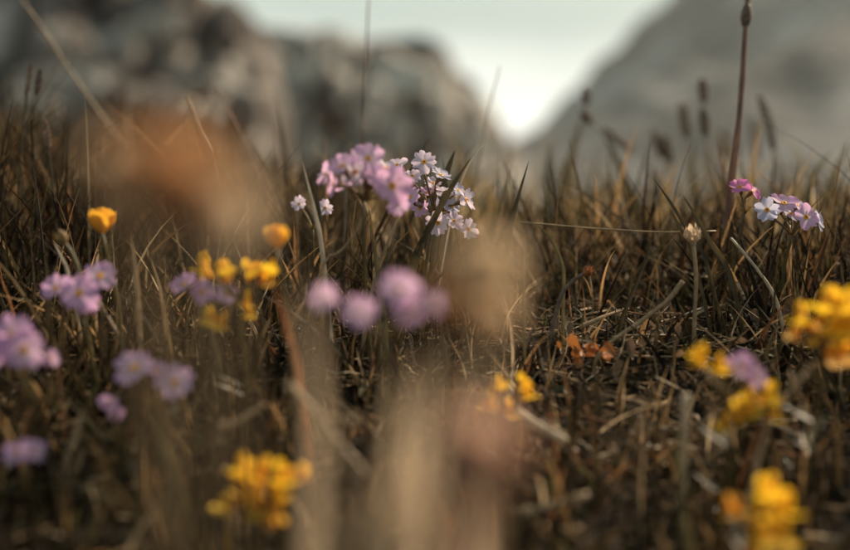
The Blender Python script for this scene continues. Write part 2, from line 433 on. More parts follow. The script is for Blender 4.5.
# ------------------------------------------------------------------ mass of grass (stuff)
def blade_mass(name, N, ysamp, hfun, wfun, tones, lean, seed, keep=None, label='', S=6, xs=1.0):
    r = np.random.default_rng(seed)
    y = ysamp(r, N); x = r.uniform(-1, 1, N) * (0.40 * y + 0.13) * xs
    if keep is not None:
        k = r.random(N) < keep(x, y); x, y = x[k], y[k]
    N = len(x)
    # blades stand in loose tufts
    tuft = 0.5 + 0.5 * np.sin(x * 61 + 3 * np.sin(y * 37)) * np.sin(y * 53 + 2 * np.sin(x * 29))
    z = ground_z(x, y) - 0.003
    h = hfun(r, x, y) * (0.55 + 0.8 * tuft ** 1.4); w = wfun(r, x, y)
    az = r.uniform(0, 2 * np.pi, N); ln = np.abs(r.normal(0, lean, N)) + 0.05; curl = r.normal(0.25, 0.3, N) * lean / 0.35
    face = r.uniform(0, 2 * np.pi, N); fold = r.uniform(0.2, 0.6, N)
    dirx, diry = np.cos(az), np.sin(az)
    u = np.linspace(0, 1, S + 1)
    off = h[:, None] * (ln[:, None] * u + curl[:, None] * u ** 2.4)
    hz = h[:, None] * u * np.sqrt(np.maximum(0.08, 1 - (0.55 * (ln[:, None] + curl[:, None] * u)) ** 2))
    px = x[:, None] + dirx[:, None] * off; py = y[:, None] + diry[:, None] * off; pz = z[:, None] + hz
    wid = w[:, None] * 0.5 * np.maximum(0.03, (1 - u ** 2.2))
    sx, sy = np.cos(face)[:, None] * wid, np.sin(face)[:, None] * wid
    fx, fy = -np.sin(face)[:, None] * wid * fold[:, None], np.cos(face)[:, None] * wid * fold[:, None]
    A = np.stack([px - sx + fx, py - sy + fy, pz], -1); B = np.stack([px - fx, py - fy, pz], -1); C = np.stack([px + sx + fx, py + sy + fy, pz], -1)
    V = np.stack([A, B, C], 2).reshape(-1, 3)                    # N,(S+1),3
    base = (np.arange(N) * (S + 1) * 3)[:, None]
    i = np.arange(S)[None, :] * 3
    q1 = np.stack([base + i, base + i + 1, base + i + 4, base + i + 3], -1)
    q2 = np.stack([base + i + 1, base + i + 2, base + i + 5, base + i + 4], -1)
    Fq = np.concatenate([q1.reshape(-1, 4), q2.reshape(-1, 4)])
    tones = np.array(tones); pw = tones[:, 3] / tones[:, 3].sum()
    ti = r.choice(len(tones), N, p=pw)
    c = tones[ti, :3] * r.uniform(0.6, 1.35, N)[:, None]
    c = c * (0.6 + 0.75 * (0.5 + 0.5 * np.sin(x * 23 + 1.7 * np.sin(y * 19)) * np.cos(y * 31 - 2 * np.sin(x * 13))))[:, None]
    cc = np.repeat(c, (S + 1) * 3, axis=0)
    return big_mesh(name, V, Fq, cc, M['grass'], label)

def big_mesh(name, V, Fq, cc, mat, label):
    me = bpy.data.meshes.new(name)
    me.vertices.add(len(V)); me.vertices.foreach_set('co', V.astype(np.float32).ravel())
    me.loops.add(Fq.size); me.loops.foreach_set('vertex_index', Fq.astype(np.int32).ravel())
    me.polygons.add(len(Fq)); me.polygons.foreach_set('loop_start', np.arange(len(Fq), dtype=np.int32) * 4)
    me.polygons.foreach_set('use_smooth', np.ones(len(Fq), dtype=bool))
    at_ = me.attributes.new('tone', 'FLOAT_COLOR', 'POINT')
    at_.data.foreach_set('color', np.concatenate([cc, np.ones((len(cc), 1))], 1).astype(np.float32).ravel())
    me.materials.append(mat); me.update(calc_edges=True); me.validate()
    return tag(link(name, me), label, 'grass' if 'grass' in name else 'ground cover', kind='stuff')

TONES = [(0.020, 0.013, 0.008, 8), (0.046, 0.034, 0.017, 5), (0.108, 0.073, 0.036, 2.6), (0.28, 0.17, 0.078, 1.2), (0.42, 0.31, 0.19, 0.45), (0.15, 0.07, 0.033, 0.6)]
def open_patch(x, y):   # the thin, trodden patch right of the middle
    p = np.exp(-(((x - 0.080) / 0.090) ** 2 + ((y - 0.57) / 0.12) ** 2))
    return 1 - 0.72 * p
def grass_keep(x, y):
    thin = np.clip((x / np.maximum(y, .1) + .14) / .10, 0, 1) * np.clip((y - .72) / .12, 0, 1)
    return open_patch(x, y) * (1 - .88 * thin) * np.interp(y, [.3, .5], [.40, 1])
def h_mid(r, x, y):
    base = np.interp(y, [0.2, 0.34, 0.45, 0.55, 0.66, 0.8, 1.1, 1.5, 2.4], [0.016, 0.026, 0.034, 0.046, 0.056, 0.062, 0.064, 0.06, 0.05])
    base = base * (1 + 0.25 * np.clip(-x / 0.35, 0, 1) * (y > 0.55))
    base = base * (1 - .25 * np.clip((x / np.maximum(y, .1) + .14) / .10, 0, 1) * np.clip((y - .72) / .12, 0, 1))
    return base * r.uniform(0.45, 1.45, len(x)) * (0.45 + 0.55 * open_patch(x, y))
def w_mid(r, x, y): return r.uniform(0.0011, 0.0036, len(x)) * np.interp(y, [0.3, 0.7, 2], [0.9, 1.0, 1.5])
blade_mass('meadow_grass', 24000, lambda r, N: 0.22 + 1.5 * r.random(N) ** 1.15, h_mid, w_mid, TONES, 0.32, 1, grass_keep,
           'thick brownish green meadow grass covering the mound')
blade_mass('meadow_grass', 5000, lambda r, N: 1.6 + 5.0 * r.random(N) ** 1.3, lambda r, x, y: r.uniform(0.03, 0.09, len(x)), lambda r, x, y: r.uniform(0.003, 0.006, len(x)),
           TONES, 0.35, 2, None, 'far grass running down the slope behind the mound', xs=1.5)

blade_mass('pale_glow_grass', 620, lambda r, N: 0.84 + 0.5 * r.random(N), lambda r, x, y: r.uniform(0.045, 0.095, len(x)), lambda r, x, y: r.uniform(0.002, 0.0055, len(x)),
           [(0.22, 0.15, 0.07, 2), (0.34, 0.23, 0.11, 2), (0.12, 0.095, 0.040, 1.5)], 0.28, 12, lambda x, y: (x / y > -0.05) * 1.0, 'thin pale tan grass standing along the crest of the mound, golden glow put into its colour')  # pale dry blades; the golden backlit glow is put into their tones
blade_mass('low_leaves', 3600, lambda r, N: 0.26 + 0.6 * r.random(N), lambda r, x, y: r.uniform(0.008, 0.024, len(x)), lambda r, x, y: r.uniform(0.003, 0.0065, len(x)),
           [(0.040, 0.038, 0.016, 3), (0.066, 0.060, 0.026, 2), (0.10, 0.062, 0.034, 1.4), (0.15, 0.085, 0.045, .6)], 0.9, 13, None, 'low broad green and brown leaves under the grass')
blade_mass('dry_grass', 2400, lambda r, N: 0.44 + 0.42 * r.random(N), lambda r, x, y: r.uniform(0.014, 0.046, len(x)), lambda r, x, y: r.uniform(0.0006, 0.0016, len(x)),
           [(0.34, 0.235, 0.135, 2), (0.48, 0.36, 0.23, 1.5), (0.20, 0.13, 0.07, 2), (0.30, 0.15, 0.07, .6)], 0.75, 15, lambda x, y: np.clip((x / y + .2) / .2, .15, 1), 'fine dry straw-coloured grass tangled over the bare patch')
def shade_grass_y(r, N): return r.uniform(0.10, 0.48, N)  # taller grass added out of view on the right to shade the near foreground
blade_mass('added_shade_grass', 5200, shade_grass_y, lambda r, x, y: r.uniform(0.05, 0.13, len(x)), lambda r, x, y: r.uniform(0.0012, 0.003, len(x)), TONES, 0.3, 14,
           lambda x, y: ((x > 0.36 * y + 0.075) & (x < 0.36 * y + 0.26)) * 1.0, 'taller grass added out of view to shade the foreground', xs=2.0)

def litter_mass(N, seed):
    """dead straws and bits lying between the grass"""
    r = np.random.default_rng(seed)
    y = 0.24 + 0.75 * r.random(N); x = r.uniform(-1, 1, N) * (0.40 * y + 0.1)
    k = r.random(N) < np.maximum(1.0 * (1 - open_patch(x, y)), np.interp(y, [.25, .45, .6, 1], [.10, .22, .45, .5]))
    x, y = x[k], y[k]; N = len(x)
    z = ground_z(x, y) + r.uniform(0.0, 0.010, N)
    L = r.uniform(0.004, 0.024, N); w = r.uniform(0.0006, 0.0020, N); az = r.uniform(0, 6.28, N); tilt = r.normal(0, 0.22, N); bend = r.normal(0, .7, N)
    S = 4; u = np.linspace(-.5, .5, S + 1)
    dx, dy = np.cos(az), np.sin(az)
    l = L[:, None] * u; b = L[:, None] * bend[:, None] * (u ** 2 - 0.12)
    px = x[:, None] + dx[:, None] * l - dy[:, None] * b; py = y[:, None] + dy[:, None] * l + dx[:, None] * b
    pz = z[:, None] + l * np.sin(tilt)[:, None] + np.abs(b) * 0.5
    wx, wy = -dy[:, None] * w[:, None] / 2, dx[:, None] * w[:, None] / 2
    A = np.stack([px - wx, py - wy, pz], -1); B = np.stack([px + 0 * wx, py + 0 * wy, pz + w[:, None] * .35], -1); C = np.stack([px + wx, py + wy, pz], -1)
    V = np.stack([A, B, C], 2).reshape(-1, 3)
    base = (np.arange(N) * (S + 1) * 3)[:, None]; i = np.arange(S)[None, :] * 3
    q1 = np.stack([base + i, base + i + 1, base + i + 4, base + i + 3], -1); q2 = np.stack([base + i + 1, base + i + 2, base + i + 5, base + i + 4], -1)
    tones = np.array([(0.075, 0.05, 0.028, 4), (0.15, 0.098, 0.055, 3.5), (0.30, 0.205, 0.12, 1.8), (0.50, 0.39, 0.27, 0.6), (0.22, 0.085, 0.036, 0.9)])
    ti = r.choice(len(tones), N, p=tones[:, 3] / tones[:, 3].sum())
    cc = np.repeat(tones[ti, :3] * r.uniform(.6, 1.3, N)[:, None], (S + 1) * 3, axis=0)
    big_mesh('dry_litter', V, np.concatenate([q1.reshape(-1, 4), q2.reshape(-1, 4)]), cc, M['litter'], 'dead straw and plant bits matted on the ground between the grass')
litter_mass(14000, 5)

# ------------------------------------------------------------------ flowers
def petal_shape(notch, width, cup, ripple, seed, nu=7, nv=6):
    """unit-long petal along +X, narrow claw, round notched rim, cupped"""
    r = np.random.default_rng(seed); V, F = [], []
    ph = r.uniform(0, 6.28); sk = r.normal(0, 0.06)
    for i in range(nu + 1):
        u = i / nu
        for j in range(nv + 1):
            v = -1 + 2 * j / nv
            Lv = 1 - notch * math.exp(-(v / 0.28) ** 2) - 0.30 * abs(v) ** 3.5 + 0.02 * math.sin(7 * v + ph)
            x = 0.07 + (Lv - 0.07) * u
            w = width * (0.16 + 0.84 * math.sin(min(1, u * 1.12) * math.pi / 2) ** 1.3)
            y = v * w * (1 - 0.12 * u ** 4) + sk * u * u
            z = cup * x * x + 0.10 * abs(v) ** 2 * u - 0.03 * math.cos(v * 3.1) * u + ripple * math.sin(4 * v + ph) * u * u
            V.append((x, y, z))
    n = nv + 1
    F = [(i * n + j, i * n + j + 1, (i + 1) * n + j + 1, (i + 1) * n + j) for i in range(nu) for j in range(nv)]
    return V, F
PET = {}
for cname in ('lilac', 'pink', 'pale', 'blue', 'violet', 'magenta'):
    PET[cname] = [mesh_of('primrose_petal', *petal_shape(0.16 + 0.04 * s, 0.45, -0.06 + 0.08 * s, 0.05, s), M[cname]) for s in range(4)]
for cname in ('yellow', 'amber'):
    PET[cname] = [mesh_of('round_petal', *petal_shape(0.03, 0.52, 0.35, 0.05, s + 9), M[cname]) for s in range(4)]
PETN = {c: [mesh_of('narrow_petal', *petal_shape(0.0, 0.30, 0.25, 0.06, s + 19), M[c]) for s in range(3)] for c in ('yellow', 'amber', 'wither', 'wither_cream', 'wither_pink', 'wither_tan', 'orange_leaf')}

def calyx_mesh():
    P = [(0, 0, -0.95), (0, 0, -0.6), (0, 0, -0.25), (0, 0, 0.02)]
    V, F = tube(P, 0.10, 0.17, 8, 8, lambda u: 0.8 + 1.0 * math.sin(min(1, u * 1.25) * math.pi) * 0.5)
    teeth = [ribbon([(0.15 * math.cos(a), 0.15 * math.sin(a), -0.45), (0.2 * math.cos(a), 0.2 * math.sin(a), -0.25), (0.24 * math.cos(a), 0.24 * math.sin(a), -0.05)], 0.16, 4, (math.cos(a), math.sin(a), 0.3)) for a in np.linspace(0, 6.28, 6)[:5]]
    return mesh_of('calyx', *join([(V, F)] + teeth), M['calyx'])
CALYX = calyx_mesh()
def eye_mesh():
    V, F = [], []
    rings = [(0.19, 0.015), (0.17, 0.055), (0.10, 0.06), (0.065, 0.0), (0.05, -0.06)]
    n = 12
    for r_, z in rings:
        for k in range(n):
            a = 2 * math.pi * k / n; q = r_ * (1 + 0.12 * math.cos(5 * a)); V.append((q * math.cos(a), q * math.sin(a), z))
    for i in range(len(rings) - 1):
        for k in range(n): F.append((i * n + k, i * n + (k + 1) % n, (i + 1) * n + (k + 1) % n, (i + 1) * n + k))
    F.append(tuple((len(rings) - 1) * n + k for k in range(n)))
    return mesh_of('eye', V, F, M['eye'])
EYE = eye_mesh()

def orient(o, nrm, roll):
    q = Vector([float(c) for c in nrm]).to_track_quat('Z', 'Y')
    o.rotation_mode = 'QUATERNION'
    o.rotation_quaternion = q @ Matrix.Rotation(roll, 3, 'Z').to_quaternion()

def part(name, VF, mat, parent, base):
    V, F = VF
    return link(name, mesh_of(name, np.asarray(V) - base, F, mat), parent)

def primrose_flower(root, base, p, nrm, rad, colr):
    f = link('flower', CALYX, root, p - base); f.scale = (rad,) * 3
    orient(f, nrm, rng.uniform(0, 6.28))
    open_ = rng.uniform(-0.18, 0.10)
    for k in range(5):
        q = link('petal', PET[colr][int(rng.integers(4))], f)
        q.rotation_euler = (rng.normal(0, .10), open_ + rng.normal(0, .09), k * 2 * math.pi / 5 + rng.normal(0, .06))
        s = rng.uniform(.92, 1.05); q.scale = (s, s, s)
    link('eye', EYE, f)
    return f

def rosette(root, base, n=5, L=0.03):
    for k in range(n):
        a = rng.uniform(0, 6.28); d = np.array([math.cos(a), math.sin(a), 0]); l = L * rng.uniform(.7, 1.2)
        P = [base, base + d * l * .45 + np.array([0, 0, l * .28]), base + d * l + np.array([0, 0, l * .18])]
        part('leaf', ribbon(P, 0.009, 8, (d[0] * -.3, d[1] * -.3, 1), 0.25, 0, 0.9, 0.5), M['leaf'], root, base)

def primrose(label, flowers, foot=(0, 0), buds=0, hubdrop=0.012, stem_r=0.0009):
    """flowers: (px, py, depth, diameter px, colour, facing (right, toward camera, up))"""
    pts = [at(px, py, d) for px, py, d, *_ in flowers]
    c = np.mean(pts, axis=0)
    bx, by = c[0] + foot[0], c[1] + foot[1]
    base = np.array([bx, by, float(ground_z(bx, by)) - 0.002])
    root = empty('primrose', base); tag(root, label, 'flower', 'lilac primroses in the meadow')
    hub = c - np.array([0, -0.002, hubdrop])
    if hub[2] < base[2] + 0.006: hub[2] = base[2] + 0.006
    mid = (base + hub) / 2 + np.array([rng.normal(0, .002), 0.002, 0])
    part('stem', tube([base, mid, hub], stem_r * 1.25, stem_r * 0.9, 7, 10), M['stem'], root, base)
    for (px, py, d, dia, cn, fc), p in zip(flowers, pts):
        nrm = unit([fc[0], -fc[1], fc[2]]); rad = dia / FPX * d / 2 * 1.05
        tail = p - nrm * rad * 0.95
        part('pedicel', tube([hub, (hub + tail) / 2 + np.array([0, 0, 0.001]), tail], 0.0006, 0.0006, 6, 6), M['calyx'], root, base)
        primrose_flower(root, base, p, nrm, rad, cn)
    for k in range(buds):
        a = rng.uniform(0, 6.28); tip = hub + np.array([math.cos(a) * .006, math.sin(a) * .006, rng.uniform(.004, .010)])
        part('bud', tube([hub, (hub + tip) / 2, tip, tip + (tip - hub) * 0.4], 0.0005, 0.0007, 7, 10, lambda u: 1 if u < .5 else 1 + 2.2 * math.sin((u - .5) * 2 * math.pi * .9)), M['calyx'], root, base)
    for k in range(5):
        a = 6.28 * k / 5; tip = hub + np.array([math.cos(a) * .004, math.sin(a) * .004, .003])
        part('bract', ribbon([hub - np.array([0, 0, .001]), (hub + tip) / 2, tip], 0.0013, 4), M['calyx'], root, base)
    rosette(root, base)
    return root

primrose('soft lilac-pink primrose head standing in front of the sharp paler head', [
    (342, 166, .515, 34, 'lilac', (-.4, .55, .75)), (368, 159, .515, 38, 'lilac', (.0, .75, .75)), (392, 186, .505, 42, 'pink', (.35, .95, .15)),
    (334, 184, .52, 30, 'pink', (-.9, .35, .2)), (350, 186, .53, 30, 'lilac', (-.3, -.3, .9)), (386, 168, .54, 28, 'pale', (.4, .4, .8)), (355, 172, .52, 30, 'pale', (-.1, .8, .4)), (378, 178, .515, 30, 'lilac', (.2, .8, .5)), (326, 174, .53, 26, 'lilac', (-.7, .5, .4)), (398, 204, .515, 26, 'lilac', (.3, .7, -.3))],
    foot=(0.004, 0.02), buds=2, hubdrop=0.010)
primrose('sharply seen pale lilac primrose head crossed by a dark blade', [
    (397, 165, .59, 24, 'pale', (-.3, .6, .75)), (424, 162, .595, 27, 'pale', (.05, .8, .6)), (441, 175, .60, 24, 'blue', (.45, .4, .8)),
    (446, 192, .605, 25, 'pale', (.2, .35, .9)), (410, 197, .59, 25, 'lilac', (-.4, .6, .6)), (428, 193, .61, 22, 'violet', (.1, .5, .8)), (434, 206, .605, 20, 'blue', (.1, .8, .3)),
    (466, 200, .595, 28, 'pale', (.85, .45, .35)), (438, 223, .588, 25, 'pale', (-.1, .8, .1)), (468, 229, .592, 23, 'pale', (.55, .7, .1)), (454, 221, .595, 22, 'pale', (.3, .7, .4)), (398, 184, .60, 20, 'pale', (-.5, .5, .6)), (412, 176, .605, 20, 'pale', (-.1, .7, .6)), (452, 206, .60, 20, 'blue', (.4, .7, .4)), (420, 208, .597, 20, 'lilac', (-.2, .8, .2)), (433, 183, .61, 19, 'pale', (.2, .6, .7)), (458, 190, .605, 19, 'blue', (.5, .5, .6))],
    foot=(-0.003, 0.010), buds=7, hubdrop=0.010)
primrose('pair of tiny pale primrose flowers left of the large lilac head', [(299, 204, .64, 17, 'pale', (-.2, .8, .5)), (325, 208, .63, 18, 'pale', (.1, .9, .3))], foot=(0, .006))
primrose('single magenta-pink primrose flower at the foot of the tall reddish stalk', [(740, 187, .62, 24, 'magenta', (-.3, .6, .75)), (753, 191, .625, 22, 'magenta', (.5, .5, .6))], foot=(-.008, .004))
primrose('pale lilac-blue primrose head right of the magenta flower', [
    (767, 210, .605, 27, 'blue', (-.15, .9, .35)), (784, 203, .615, 29, 'lilac', (.0, .6, .75)), (806, 217, .605, 28, 'lilac', (.2, .85, .3)), (818, 221, .61, 24, 'blue', (.85, .35, .2)), (791, 214, .62, 22, 'blue', (.1, .5, .6)), (797, 205, .62, 22, 'lilac', (.3, .5, .8))], foot=(.002, .012), buds=1)
primrose('violet primrose head of three open flowers beside a yellow-green bud', [
    (56, 288, .49, 33, 'violet', (-.3, .7, .55)), (79, 293, .48, 40, 'violet', (.05, .85, .4)), (100, 276, .49, 34, 'lilac', (.35, .75, .5)), (88, 303, .49, 26, 'violet', (.3, .7, -.3))], foot=(.004, .016))
primrose('large soft violet primrose head above the lone dim low flower', [
    (12, 334, .44, 46, 'violet', (-.1, .7, .6)), (24, 350, .44, 44, 'lilac', (.2, .9, .2)), (-6, 350, .44, 40, 'violet', (-.4, .8, .2)), (52, 358, .45, 20, 'violet', (.8, .4, .2))], foot=(0, .02))
primrose('two lilac primrose flowers held low in front of dark shaded grass', [
    (134, 368, .45, 46, 'lilac', (-.2, .6, .75)), (175, 383, .45, 44, 'lilac', (.2, .75, .6)), (156, 372, .46, 28, 'violet', (.1, .4, .8))], foot=(.0, .02))
primrose('small drooping violet primrose below the two low lilac flowers', [(110, 402, .45, 26, 'violet', (-.2, .4, -.2)), (116, 413, .455, 18, 'pink', (.3, .8, -.3))], foot=(.004, .012))
primrose('lone dim lilac primrose flower low in the dark grass', [(18, 452, .42, 34, 'violet', (-.2, .6, .7)), (33, 452, .42, 28, 'lilac', (.4, .6, .5))], foot=(.0, .015))
primrose('violet primrose mixed in with yellow vetch flowers', [
    (184, 284, .49, 32, 'violet', (-.3, .5, .8)), (203, 292, .49, 28, 'violet', (.1, .7, .5)), (226, 294, .485, 24, 'lilac', (.3, .8, .3))], foot=(0, .02))
primrose('strongly blurred lilac primrose head under the large central pair', [
    (325, 298, .385, 32, 'lilac', (-.3, .8, .4)), (360, 312, .38, 35, 'lilac', (.0, .9, .3)), (400, 290, .38, 42, 'lilac', (-.1, .9, .4)), (409, 310, .38, 38, 'lilac', (.2, .8, .3)), (430, 305, .37, 32, 'lilac', (.5, .8, .1))], foot=(0, .02))
primrose('blurred bluish-lilac primrose tucked between drooping yellow petals', [(742, 368, .43, 34, 'violet', (.1, .7, .6)), (756, 376, .43, 26, 'lilac', (.4, .7, .2))], foot=(0, .02))

# yellow vetch: heads of pea flowers
def keel_mesh(mat):
    V, F = tube([(0, 0, -0.35), (0.05, 0, 0.0), (0.25, 0, 0.35), (0.55, 0, 0.55)], 0.10, 0.10, 7, 8, lambda u: 0.7 + 0.9 * math.sin(u * math.pi))
    return mesh_of('floret', V, F, mat)
KEEL = {c: keel_mesh(M[c]) for c in ('yellow', 'amber')}
def vetch(label, heads, foot=(0, 0.02), cat_name='yellow_vetch'):
    """heads: (px, py, depth, floret px, colour, facing)"""
    pts = [at(px, py, d) for px, py, d, *_ in heads]; c = np.mean(pts, axis=0)
    bx, by = c[0] + foot[0], c[1] + foot[1]
    base = np.array([bx, by, float(ground_z(bx, by)) - .002])
    root = empty(cat_name, base); tag(root, label, 'flower', 'yellow vetch flowers in the meadow')
    hub = c - np.array([0, -0.003, 0.008])
    if hub[2] < base[2] + .006: hub[2] = base[2] + .006
    part('stem', tube([base, (base + hub) / 2 + np.array([.002, 0, 0]), hub], .0011, .0008, 7, 10), M['stem'], root, base)
    more = []
    for (px, py, d, dia, cn, fc), p in zip(heads, pts):
        more.append(((px, py, d, dia, cn, fc), p))
        if dia > 23:
            more.append(((px, py, d, dia * .85, cn, unit(np.array(fc) + rng.normal(0, .35, 3))), p + np.array([rng.normal(0, .0028), rng.normal(0, .003), rng.normal(0, .0022)])))
    for (px, py, d, dia, cn, fc), p in more:
        nrm = unit([fc[0], -fc[1], fc[2]]); s = dia / FPX * d * 0.86
        p = p - np.array([0, 0, s * .40])
        part('pedicel', tube([hub, (hub + p) / 2, p - nrm * s * .3], .0006, .0006, 6, 6), M['calyx'], root, base)
        f = link('floret', KEEL[cn], root, p - base); f.scale = (s * .8,) * 3; orient(f, nrm, rng.uniform(-.5, .5) + 1.5)
        b = link('standard_petal', PET[cn][int(rng.integers(4))], f); b.rotation_euler = (0, R(-62 + rng.uniform(-12, 12)), math.pi)
        for sg in (-1, 1):
            w = link('wing_petal', PETN[cn][int(rng.integers(3))], f); w.scale = (.95, 1.1, 1)
            w.location = (0, .1 * sg, 0); w.rotation_euler = (R(62) * sg, R(-38), R(10 * sg))
    for k in range(4):
        a = rng.uniform(0, 6.28); q = base + (hub - base) * rng.uniform(.15, .7); d_ = np.array([math.cos(a), math.sin(a), .5]) * .010
        part('leaf', ribbon([q, q + d_ * .6, q + d_ * 1.2], .004, 6, (0, -.4, 1), .2, 0, .9, .4), M['leaf'], root, base)
    return root

vetch('yellow vetch head beside the violet primrose, four florets in a loose ring', [
    (207, 262, .475, 32, 'yellow', (-.4, .7, .4)), (228, 268, .47, 32, 'yellow', (.0, .8, .5)), (250, 268, .47, 30, 'yellow', (.3, .6, .6)), (262, 274, .475, 24, 'amber', (.6, .6, .2)),
    (222, 312, .465, 30, 'yellow', (-.1, .9, -.2)), (246, 296, .465, 28, 'yellow', (.2, .9, .1))])
vetch('blurred yellow vetch head low down with a single fallen floret below it', [
    (245, 466, .40, 40, 'yellow', (-.3, .7, .6)), (262, 468, .40, 42, 'yellow', (.0, .8, .6)), (278, 472, .395, 40, 'yellow', (.3, .7, .5)), (258, 490, .395, 44, 'yellow', (.1, .9, .1)), (275, 498, .395, 34, 'amber', (.3, .8, -.1)),
    (232, 497, .40, 32, 'yellow', (-.6, .7, .1)), (228, 535, .39, 20, 'amber', (-.2, .8, -.5)), (301, 470, .40, 26, 'yellow', (.7, .5, .4))], foot=(.004, .02))
vetch('pair of upright yellow vetch florets beside the pale fallen straw', [
    (494, 388, .455, 28, 'yellow', (-.3, .8, .4)), (526, 388, .46, 30, 'yellow', (.2, .8, .4)), (478, 412, .45, 24, 'amber', (-.3, .8, .2)), (508, 402, .45, 24, 'amber', (.3, .8, .0))])
vetch('large soft yellow vetch head above leaning grey dry stems', [
    (822, 300, .43, 46, 'yellow', (-.2, .7, .7)), (842, 306, .43, 46, 'yellow', (.2, .8, .6)), (806, 312, .435, 38, 'yellow', (-.6, .6, .4)), (826, 318, .425, 44, 'yellow', (.0, .9, .1)), (848, 322, .425, 40, 'yellow', (.3, .9, .0)),
    (798, 327, .44, 22, 'amber', (-.7, .6, .0)), (840, 342, .43, 34, 'amber', (.2, .8, -.3))])
vetch('yellow vetch with hanging florets around a bluish-lilac primrose', [
    (700, 352, .43, 34, 'yellow', (-.6, .7, .5)), (716, 362, .425, 30, 'yellow', (-.1, .8, .5)), (738, 408, .42, 36, 'yellow', (-.1, .8, .2)), (748, 400, .42, 34, 'yellow', (.1, .9, .3)), (764, 388, .425, 32, 'yellow', (.5, .8, .3))])
vetch('heavily blurred deep yellow vetch head low in the dark grass, below the hanging florets', [
    (735, 502, .375, 34, 'amber', (-.6, .7, .3)), (762, 490, .37, 48, 'yellow', (.0, .8, .6)), (780, 500, .37, 42, 'yellow', (.4, .8, .3)), (760, 515, .365, 50, 'yellow', (.0, .9, .0)), (776, 522, .365, 40, 'yellow', (.3, .9, -.1)), (752, 538, .37, 36, 'amber', (-.2, .8, -.3))], foot=(0, .015))

def buttercup(label, px, py, d, dia, cn):
    p = at(px, py, d); bx, by = p[0] + .004, p[1] + .012
    base = np.array([bx, by, float(ground_z(bx, by)) - .002]); root = empty('buttercup', base)
    tag(root, label, 'flower', 'cup-shaped yellow flowers')
    s = dia / FPX * d * 0.80
    foot = p - np.array([0, 0, s * .55])
    part('stem', tube([base, (base + foot) / 2 + np.array([.003, 0, 0]), foot], .0009, .0007, 7, 10), M['stem'], root, base)
    for k in range(7):
        ring = k % 2
        q = link('petal', PET[cn][int(rng.integers(4))], root, foot - base)
        q.scale = (s * 1.05, s * 1.05, s * 1.05); q.rotation_euler = (rng.normal(0, .06), R(-74 + 22 * ring + rng.uniform(-11, 11)), k * 2 * math.pi / 7 + rng.normal(0, .08))
    eb = link('stamens', EYE, root, foot + np.array([0, 0, s * .3]) - base); eb.scale = (s * 1.6,) * 3
buttercup('sharp-edged single orange-yellow cup flower standing alone in tall grass', 102, 221, .52, 30, 'amber')
buttercup('blurred amber cup flower partly veiled by the brown withered head', 277, 237, .47, 27, 'amber')

# ------------------------------------------------------------------ withered heads close to the lens
def withered(label, px, py, d, size_px, mat, n=22, foot=(0.0, 0.02), squash=0.8, leaves=0, leaf_mat='wither_tan'):
    p = at(px, py, d); bx, by = p[0] + foot[0], p[1] + foot[1]
    base = np.array([bx, by, float(ground_z(bx, by)) - .003]); root = empty('withered_flower', base)
    tag(root, label, 'withered flower', 'withered brown flower heads')
    s = size_px / FPX * d / 2 * 1.15
    n = int(n * 2.3)
    part('stem', tube([base, (base + p) / 2 + np.array([.003, .004, 0]), p], .0010, .0007, 7, 12), M['straw'], root, base)
    part('receptacle', tube([p - np.array([0, 0, s * .9]), p - np.array([0, 0, s * .6]), p - np.array([0, 0, s * .45])], s * .12, s * .2, 8, 5), M['seed'], root, base)
    sd_ = float(rng.uniform(0, 50)); CV, CF = tube([p - np.array([0, 0, s * .40]), p, p + np.array([0, 0, s * .40])], s * .34, s * .34, 18, 14, lambda u: max(.08, math.sin(math.pi * min(.99, max(.01, u))) ** .6))
    CV = [p + (v - p) * (1 + .28 * mnoise.noise(Vector((v - p) / s * 3.1 + sd_))) for v in CV]     # the shrivelled mass of old florets
    part('shrivelled_florets', (CV, CF), M[mat], root, base)
    for k in range(n):
        q = link('withered_petal', PETN[mat][int(rng.integers(3))], root, p - base)
        el = rng.uniform(-.9, .9); q.scale = (s * rng.uniform(.75, 1.1), s * rng.uniform(1.1, 1.7), s * squash)
        q.rotation_euler = (rng.uniform(-.8, .8), -el, k * 6.283 / n * 2 + rng.uniform(-.4, .4))
    for k in range(leaves):
        a = rng.uniform(0, 6.28); t = rng.uniform(.15, .75); q = base + (p - base) * t; dd = np.array([math.cos(a), math.sin(a) * .5, 1.4]) * .014
        part('leaf', ribbon([q, q + dd, q + dd * 1.9 + np.array([math.cos(a) * .006, 0, -.004])], .005, 8, (0, -1, .2), .25, .3, .8, .5), M[leaf_mat], root, base)
    return root
withered('broad dusty orange-brown withered flower head standing above the grass, before the shaded outcrop', 168, 172, .165, 112, 'wither', 16)
withered('second beige-brown withered head overlapping the amber cup flower', 218, 206, .170, 90, 'wither_tan', 14)
withered('third withered head, golden brown, tucked against the broad orange-brown one', 126, 170, .18, 70, 'wither_tan', 10)
withered('cream withered flower head beside the blurred lilac flowers', 484, 270, .205, 66, 'wither_cream', 26)
withered('brown withered head hanging against the cream one', 454, 300, .21, 46, 'wither', 14)
withered('peach withered head directly below the cream one', 488, 322, .215, 52, 'wither_cream', 16)
withered('pinkish-brown withered head in front of the yellow vetch pair', 482, 438, .18, 68, 'wither_pink', 20)
withered('small pink-brown withered head under the larger pinkish one', 476, 484, .18, 44, 'wither_pink', 12)
withered('tan withered head low in front of the dark ground', 400, 520, .165, 66, 'wither_tan', 14)
withered('whitish tan withered head beside the low tan one', 372, 552, .17, 56, 'wither_cream', 12)

